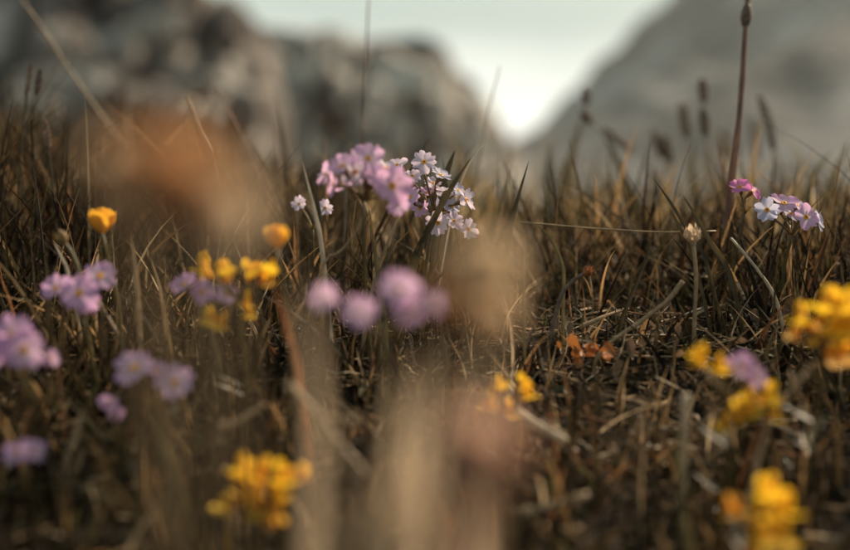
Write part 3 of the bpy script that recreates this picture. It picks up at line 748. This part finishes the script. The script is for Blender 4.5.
# ------------------------------------------------------------------ stalks, blades and straws one can pick out
def path_of(pts, root_down=True):
    """pixel path (px,py,d), first point is the low end; runs down to the ground when root_down"""
    P = [at(*q) for q in pts]
    if root_down:
        p = P[0].copy(); g = float(ground_z(p[0], p[1]))
        if p[2] > g + .002:
            d = P[0] - P[1]; d = d / max(1e-6, abs(d[2])); t = min(p[2] - g + .002, .06)
            q = p + np.array([np.clip(d[0], -.5, .5) * t * .5, np.clip(d[1], -.3, .3) * t * .5, 0]); q[2] = float(ground_z(q[0], q[1])) - .002
            P = [q] + P
    return P
def blade(label, pts, w, mat, name='grass_blade', cat='grass blade', down=True, twist=0.0, group=None, blunt=.5):
    P = path_of(pts, down); b = P[0]
    o = link(name, mesh_of(name, np.asarray(ribbon(P, w, 16, (rng.uniform(-.3, .3), -1, .25), .4, twist, blunt)[0]) - b, ribbon(P, w, 16, (0.1, -1, .25), .4, twist, blunt)[1], M[mat]), None, b)
    return tag(o, label, cat, group)
def straw(label, pts, r0, r1, mat, name='dry_straw', cat='straw', down=False, group=None):
    P = path_of(pts, down); b = P[0]
    V, F = tube(P, r0, r1, 7, 14, lambda u: 1 + .08 * math.sin(17 * u))
    return tag(link(name, mesh_of(name, np.asarray(V) - b, F, M[mat]), None, b), label, cat, group)

F6 = .59
blade('dark grass blade slanting across the sharp pale primrose head', [(414, 268, F6), (424, 240, F6 - .004), (447, 196, F6 - .012), (471, 157, F6 - .012)], .0044, 'blade_dark')
blade('thin pale grass tip pointing past the end of the dark slanting blade', [(452, 215, .64), (470, 162, .64), (492, 136, .64)], .0010, 'straw_pale')
blade('short broad dark blade rising behind the sharp primrose head', [(440, 200, .64), (447, 172, .64), (455, 150, .64)], .0042, 'blade_dark')
blade('dark slim blade leaning right in open space beside the sharp primrose head', [(508, 245, .62), (516, 205, .62), (529, 160, .62)], .0026, 'blade_dark')
blade('olive blade just behind the slim dark one', [(492, 240, .72), (500, 205, .72), (512, 168, .72)], .0030, 'blade_olive')
blade('pale green blade standing between the tiny pale flower pair', [(322, 250, .56), (314, 210, .56), (302, 160, .565)], .0024, 'straw_pale')
blade('dark narrow blade next to the pale green one', [(322, 240, .58), (318, 205, .58), (312, 178, .58)], .0022, 'blade_dark')
straw('looping tan straw bowed in front of the primrose stems', [(322, 268, .55), (340, 252, .545), (356, 232, .54), (363, 212, .54), (360, 196, .545)], .0007, .0004, 'straw', down=True)
straw('pale straight straw leaning beside the primrose stems', [(372, 290, .57), (385, 250, .57), (400, 214, .57)], .0010, .0006, 'straw', down=True)
blade('tall olive blade among the primrose stems', [(384, 320, .56), (376, 260, .56), (368, 205, .555)], .0030, 'blade_olive')
blade('dark blade rooted with the primrose stems and bending right', [(380, 330, .57), (384, 280, .57), (394, 235, .57)], .0032, 'blade_dark')
blade('long dark blade leaning left towards the reddish stalk', [(706, 262, .60), (690, 235, .60), (672, 205, .60), (652, 176, .605)], .0024, 'blade_dark')
blade('long dark blade parallel to the leaning one and rooted beside the magenta flower', [(730, 275, .59), (712, 245, .59), (697, 218, .59), (682, 194, .59)], .0028, 'blade_dark')
blade('short dark blade curving beside the round bud', [(692, 252, .585), (680, 228, .585), (669, 208, .585)], .0022, 'blade_dark')
blade('dark upright blade leaning right over the bare patch', [(622, 318, .585), (640, 275, .585), (654, 230, .585)], .0026, 'blade_dark')
blade('brown blade arching over the bare patch edge', [(563, 296, .58), (563, 268, .58), (553, 243, .58), (538, 226, .58), (522, 220, .58)], .0020, 'blade_olive', blunt=.6)
blade('slim blade standing just right of the cream withered head', [(524, 330, .56), (524, 280, .56), (525, 232, .56)], .0020, 'blade_olive')
straw('fine yellowish grass thread strung level across the gap to the reddish stalk', [(520, 222, .62), (590, 228, .62), (660, 232, .62), (716, 231, .62)], .0005, .0004, 'straw')
straw('white weathered straw slanting down beside the reddish stalk', [(776, 300, .60), (756, 268, .60), (731, 238, .60)], .0011, .0007, 'straw_pale', down=True)
straw('pale split straw leaning up out of the bare patch', [(600, 352, .56), (640, 322, .565), (668, 300, .57), (683, 281, .57)], .0008, .0013, 'straw', down=True)
straw('orange-tan straw lying on the bare patch', [(580, 327, .585), (603, 317, .59), (628, 308, .60)], .0012, .0009, 'straw')
straw('thick pale straw lying at an angle beside the yellow vetch pair', [(518, 412, .47), (542, 428, .465), (566, 441, .46)], .0018, .0017, 'straw_pale')
straw('thin orange twig lying below the bare patch', [(546, 416, .50), (575, 414, .50), (604, 421, .50)], .0007, .0005, 'rust', 'twig', 'twig')
straw('blurred buff stick lying in the dark foreground', [(522, 513, .42), (556, 505, .42), (588, 495, .42)], .0020, .0016, 'straw')
straw('whitish stub of a broken stem standing in front of the hanging yellow florets', [(685, 430, .44), (686, 410, .44), (686, 394, .44)], .0013, .0016, 'straw_pale', 'broken_stem', 'stem', True)
straw('long tan straw slanting through the air left of the brown withered head', [(142, 175, .86), (105, 120, .86), (69, 69, .855), (40, 25, .85), (15, -10, .845)], .0010, .0006, 'straw', down=True)
straw('reddish tan straw leaning left behind the brown withered head', [(285, 232, .80), (262, 185, .80), (238, 130, .80), (216, 87, .80)], .0009, .0006, 'red_stalk', down=True)
straw('short tan straw end beside the reddish tan one', [(215, 170, .70), (200, 130, .70), (187, 98, .70)], .0011, .0009, 'straw', down=True)
straw('hair-thin upright stalk in front of the pale crag', [(364, 250, .78), (363, 130, .78), (366, 60, .78), (369, -10, .78)], .0007, .0005, 'red_stalk', down=True)
straw('hair-thin tan stalk in front of the bright skyline gap', [(470, 220, .80), (486, 125, .80), (500, 66, .80)], .0007, .0004, 'straw', down=True)
blade('blurred rusty dry blade leaning beside the left yellow vetch head', [(300, 385, .44), (288, 330, .44), (274, 285, .44)], .0026, 'rust')
blade('pale dry blade tip beside the yellow-green bud', [(70, 280, .55), (62, 258, .55), (53, 241, .55)], .0018, 'straw_pale')
blade('tan blade tip standing by the violet primrose mixed with yellow', [(162, 300, .56), (158, 280, .56), (150, 257, .56)], .0018, 'straw')
blade('broad blurred tan blade under the brown withered head', [(138, 300, .54), (135, 268, .54), (131, 235, .54)], .0030, 'straw')
straw('bent tan straw hanging below the violet three-flowered primrose', [(118, 335, .52), (108, 318, .52), (98, 300, .52)], .0009, .0006, 'straw')
blade('tan dry blade bent down in the dark grass below the lilac pair', [(66, 462, .45), (75, 436, .45), (84, 404, .45)], .0034, 'straw')
blade('second tan dry blade crossing below the first one', [(66, 492, .44), (76, 470, .44), (86, 444, .44)], .0034, 'straw')
blade('broad olive leaf blade leaning in the dark foreground', [(180, 490, .41), (166, 445, .41), (152, 408, .41)], .0052, 'blade_olive')
straw('forked grey-tan twig lying in dark grass left of the low yellow head', [(218, 428, .44), (240, 420, .44), (266, 404, .44)], .0014, .0008, 'straw', 'twig', 'twig')
straw('crooked grey-tan twig under the blurred lilac head', [(288, 384, .40), (306, 404, .40), (324, 417, .40), (354, 420, .40)], .0016, .0010, 'straw', 'twig', 'twig')
straw('dull brown stem slanting below the crooked twig', [(322, 422, .38), (342, 448, .38), (364, 474, .375)], .0015, .0012, 'straw', 'twig', 'twig')
blade('pale wide blade blurred into a streak left of the low lilac head', [(306, 640, .23), (318, 420, .23), (300, 270, .23)], .0034, 'wither_tan', down=True)
blade('grey-tan wide blade blurred into a streak below the cream withered head', [(430, 700, .235), (416, 470, .22), (428, 340, .22)], .0030, 'wither_tan', down=True)
blade('second grey-tan streak of a near blade beside the first', [(404, 700, .225), (394, 500, .215), (402, 360, .215)], .0034, 'wither_tan', down=True)
blade('broad peach dry leaf blurred between the cream and the pinkish withered heads', [(470, 660, .22), (480, 470, .20), (488, 330, .20)], .0024, 'wither_cream', 'dry_leaf', 'leaf', blunt=.9)
blade('broad pink-brown dry leaf crossing under the pinkish withered head', [(455, 680, .21), (470, 520, .19), (484, 400, .19)], .0030, 'wither_pink', 'dry_leaf', 'leaf', blunt=.9)
blade('pale tan dry leaf running down from the brown withered head', [(415, 690, .215), (430, 480, .20), (456, 340, .20)], .0022, 'wither_tan', 'dry_leaf', 'leaf', blunt=.9)
blade('olive near blade blurred beside the large yellow head', [(690, 560, .40), (680, 480, .40), (684, 420, .40)], .0036, 'blade_olive')
straw('grey dry stem leaning under the large yellow head', [(770, 420, .43), (790, 392, .43), (815, 362, .43)], .0011, .0008, 'straw', down=True)
straw('thin grey stem beside the leaning grey one', [(812, 428, .45), (800, 400, .45), (790, 372, .45)], .0008, .0006, 'straw', down=True)
# out-of-focus blades against the hazy mountain
for lb, pts, w in [
    ('broad olive blade leaning left, blurred against the hazy slope', [(560, 225, 1.0), (566, 180, 1.0), (583, 115, 1.0)], .0085),
    ('broad olive blade leaning right below the drooping seed head', [(650, 235, .95), (625, 180, .95), (603, 132, .95)], .0070),
    ('blurred blade left of the broad olive pair', [(552, 230, .98), (548, 190, .98), (551, 140, .98)], .0070),
    ('low blurred blade sloping right behind the level thread', [(575, 225, .9), (590, 205, .9), (612, 176, .9)], .0060),
    ('blurred brown blade rising at the far right behind the lilac-blue head', [(818, 225, .9), (832, 180, .9), (850, 140, .9)], .0070),
    ('blurred narrow brown blade beside the far right one', [(800, 220, .85), (812, 180, .85), (832, 150, .85)], .0050),
    ('blurred blade between two upright seed heads', [(700, 215, .95), (692, 180, .95), (694, 140, .95)], .0050)]:
    blade(lb, pts, w, 'blade_olive')

def seed_spike(P, r, n=46):
    """spike of overlapping pointed scales along a path"""
    S = smooth_path(P, 30); T = np.gradient(S, axis=0); parts = [tube(P, r * .45, r * .25, 7, 8)]
    for k in range(n):
        u = (k + .5) / n; i = int(u * 29); t = unit(T[i]); a = k * 2.4
        e1 = unit(np.cross(t, [.2, .9, .1])); e2 = np.cross(t, e1); o = math.cos(a) * e1 + math.sin(a) * e2
        rr = r * (0.45 + 0.75 * math.sin(math.pi * min(.97, u * .9 + .08)))
        p = S[i] + o * rr * .35; tip = p + t * r * 1.6 + o * rr * .65; sd = np.cross(t, o) * r * .45
        mid = (p + tip) / 2 + o * rr * .35
        parts.append(([p, mid - sd, tip, mid + sd, mid + o * r * .2], [(0, 1, 4), (1, 2, 4), (2, 3, 4), (3, 0, 4)]))
    return join(parts)
def sedge(label, stalk, heads, r, mat='straw', sr=.0008, seedmat='seed', name='sedge_stalk', group='brown seed heads in the meadow'):
    P = path_of(stalk); b = P[0]; root = empty(name, b); tag(root, label, 'seed head', group)
    part('stem', tube(P, sr * 1.2, sr * .8, 7, 16), M[mat], root, b)
    for h in heads:
        part('seed_head', seed_spike([at(*q) for q in h], r * rng.uniform(.62, .85)), M[seedmat], root, b)
    return root
sedge('drooping seed head bent over to the right, with a small upright spike at its bend', [(648, 225, .95), (628, 180, .95), (608, 140, .95), (589, 118, .95), (585, 95, .95)],
      [[(587, 106, .95), (585, 90, .95)], [(592, 124, .95), (584, 114, .95)], [(604, 128, .95), (616, 138, .95), (632, 152, .95)]], .0042, 'blade_olive')
sedge('short brown seed head on a pale straight stalk', [(694, 225, .98), (690, 180, .98), (685, 130, .98)], [[(687, 138, .98), (682, 106, .98)]], .0052)
sedge('dark two-tiered seed head on the taller straight stalk', [(714, 225, .90), (708, 170, .90), (703, 92, .90)], [[(704, 104, .90), (702, 82, .90)], [(706, 136, .90), (703, 112, .90)]], .0040)
sedge('long brown seed head leaning left beside the lilac-blue primrose', [(782, 225, .92), (779, 180, .92), (772, 142, .92)], [[(774, 150, .92), (768, 122, .92), (760, 98, .92)]], .0046)
sedge('faint small seed head between the tall reddish stalk and the two-tiered one', [(730, 225, 1.15), (728, 185, 1.15), (725, 155, 1.15)], [[(726, 160, 1.15), (724, 134, 1.15)]], .0050)
sedge('faint small seed head right of the tall reddish stalk', [(762, 225, 1.2), (759, 180, 1.2), (755, 150, 1.2)], [[(757, 160, 1.2), (754, 122, 1.2)]], .0050)
sedge('pair of stubby seed heads left of the pale straight stalk', [(684, 225, 1.05), (676, 185, 1.05), (666, 150, 1.05)], [[(672, 164, 1.05), (664, 138, 1.05)], [(664, 160, 1.05), (654, 134, 1.05)]], .0048)
sedge('dark double seed spike standing against the shaded outcrop', [(20, 200, .70), (22, 140, .70), (28, 90, .70)], [[(26, 95, .70), (31, 66, .70)], [(36, 96, .71), (40, 72, .71)]], .0026, 'blade_dark', .0008)
sedge('dark single seed spike just below the double one', [(56, 230, .68), (52, 180, .68), (47, 140, .68)], [[(49, 150, .68), (44, 120, .68)]], .0026, 'blade_dark', .0008)
# tall reddish stalk with its node, round bud, yellow-green bud
P = path_of([(724, 235, .68), (730, 190, .68), (740, 109, .685), (746, 20, .69), (751, -40, .69)]); b = P[0]
root = empty('tall_stalk', b); tag(root, 'tall reddish-brown stalk rising out of view beside the magenta flower', 'stalk')
part('stem', tube(P, .0020, .0014, 8, 24, lambda u: 1 + .06 * math.sin(40 * u)), M['red_stalk'], root, b)
part('node', tube([at(745.4, 26, .69), at(746.3, 16, .69), at(747.4, 4, .69)], .0024, .0024, 8, 8, lambda u: .75 + .6 * math.sin(u * math.pi)), M['seed'], root, b)
part('leaf_sheath', ribbon([at(728, 215, .68), at(733, 165, .675), at(741, 120, .676)], .0045, 10, (0, -1, .2), .5), M['red_stalk'], root, b)
def bud_plant(label, stalk, r, mat, budmat):
    P = path_of(stalk); b = P[0]; root = empty('flower_bud', b); tag(root, label, 'bud')
    part('stem', tube(P, .0012, .0009, 7, 14), M[mat], root, b)
    tip = P[-1]; dr = unit(P[-1] - P[-2])
    part('bud', seed_spike([tip - dr * r * .6, tip, tip + dr * r * 1.0], r * .8, 26), M[budmat], root, b)
bud_plant('round brown bud on a thick stem at the edge of the bare patch', [(694, 330, .57), (696, 280, .57), (693, 240, .57)], .0040, 'straw', 'wither_tan')
bud_plant('small yellow-green bud beside the violet three-flowered primrose', [(82, 290, .52), (74, 258, .52), (64, 242, .52)], .0030, 'stem', 'calyx')
bud_plant('reddish tipped bud leaning over the bare patch', [(560, 300, .575), (572, 282, .575), (585, 273, .575)], .0026, 'seed', 'rust')

# crumpled orange leaf on the bare patch
p0 = at(585, 352, .545); gz0 = float(ground_z(p0[0], p0[1])); b = np.array([p0[0], p0[1], gz0])
root = empty('dead_leaf_clump', b); tag(root, 'crumpled orange dead leaves lying at the front of the bare patch', 'dead leaf')
for k in range(16):
    q = link('dead_leaf', PETN['orange_leaf'][k % 3], root, (rng.normal(0, .006), rng.normal(0, .004), max(p0[2] - gz0, .002) + rng.normal(0, .002)))
    q.scale = (rng.uniform(.004, .009), rng.uniform(.005, .012), rng.uniform(.004, .012)); q.rotation_euler = (rng.uniform(-1.2, 1.2), rng.uniform(-1.0, .6), rng.uniform(0, 6.28))

# lying straws and small brown leaves that can be picked out around the bare patch
smesh = [mesh_of('fallen_straw', *tube([(-.5, 0, 0), (-.1, .03 * s, .02), (.5, -.02 * s, -.01)], .022, .016, 6, 8), M['straw'] if s != 1 else M['straw_pale']) for s in (-1, 1, 2)]
lmesh = [mesh_of('brown_leaf', *petal_shape(0, .22 + .06 * s, .3 - .2 * s, .08, 40 + s), M['litter_leaf'] if s != 2 else M['leaf']) for s in range(3)]
for k in range(60):
    px, py = rng.uniform(515, 800), rng.uniform(275, 460)
    yy = np.interp(py, [q[1] for q in PROF][::-1], [q[0] for q in PROF][::-1]); p = at(px, py, yy); g = float(ground_z(p[0], p[1]))
    s = rng.uniform(.012, .030)
    kind_ = int(rng.integers(3)); tone_ = 'whitish' if kind_ == 1 else 'tan'
    o = link('fallen_straw', smesh[kind_], None, (p[0], p[1], g + rng.uniform(.003, .012)))
    o.scale = (s, .028, .028); o.rotation_euler = (0, rng.normal(0, .3), rng.uniform(0, 6.28))
    tag(o, 'loose ' + tone_ + ' straw among many lying on and around the bare patch', 'straw', 'loose straws around the bare patch')
for k in range(170):
    px, py = rng.uniform(505, 800), rng.uniform(270, 470)
    yy = np.interp(py, [q[1] for q in PROF][::-1], [q[0] for q in PROF][::-1]); p = at(px, py, yy); g = float(ground_z(p[0], p[1]))
    s = rng.uniform(.006, .014)
    kind_ = int(rng.integers(3)); tone_ = ('narrow brown', 'wide brown', 'dull green')[kind_]
    o = link('small_leaf', lmesh[kind_], None, (p[0], p[1], g + rng.uniform(.001, .008)))
    o.scale = (s,) * 3; o.rotation_euler = (rng.uniform(-.5, .5), rng.uniform(-.9, .2), rng.uniform(0, 6.28))
    tag(o, 'small ' + tone_ + ' leaf in the low cover around the bare patch', 'leaf', 'small leaves around the bare patch')

# ------------------------------------------------------------------ hazy air between here and the mountain
def haze():
    m, nt, out = new_mat('hazy_air')
    v = nt.nodes.new('ShaderNodeVolumePrincipled'); v.inputs['Color'].default_value = (0.86, 0.94, 0.97, 1)
    v.inputs['Density'].default_value = 0.00008; v.inputs['Anisotropy'].default_value = 0.35
    nt.links.new(v.outputs[0], out.inputs['Volume'])
    x, y0, y1, z0, z1 = 3300, -60, 3300, -32, 520
    V = [(-x, y0, z0), (x, y0, z0), (x, y1, z0), (-x, y1, z0), (-x, y0, z1), (x, y0, z1), (x, y1, z1), (-x, y1, z1)]
    F = [(3, 2, 1, 0), (4, 5, 6, 7), (0, 1, 5, 4), (1, 2, 6, 5), (2, 3, 7, 6), (3, 0, 4, 7)]
    tag(link('haze', mesh_of('haze', V, F, m, False)), 'thin pale haze in front of the far mountain', 'haze', kind='stuff')
haze()
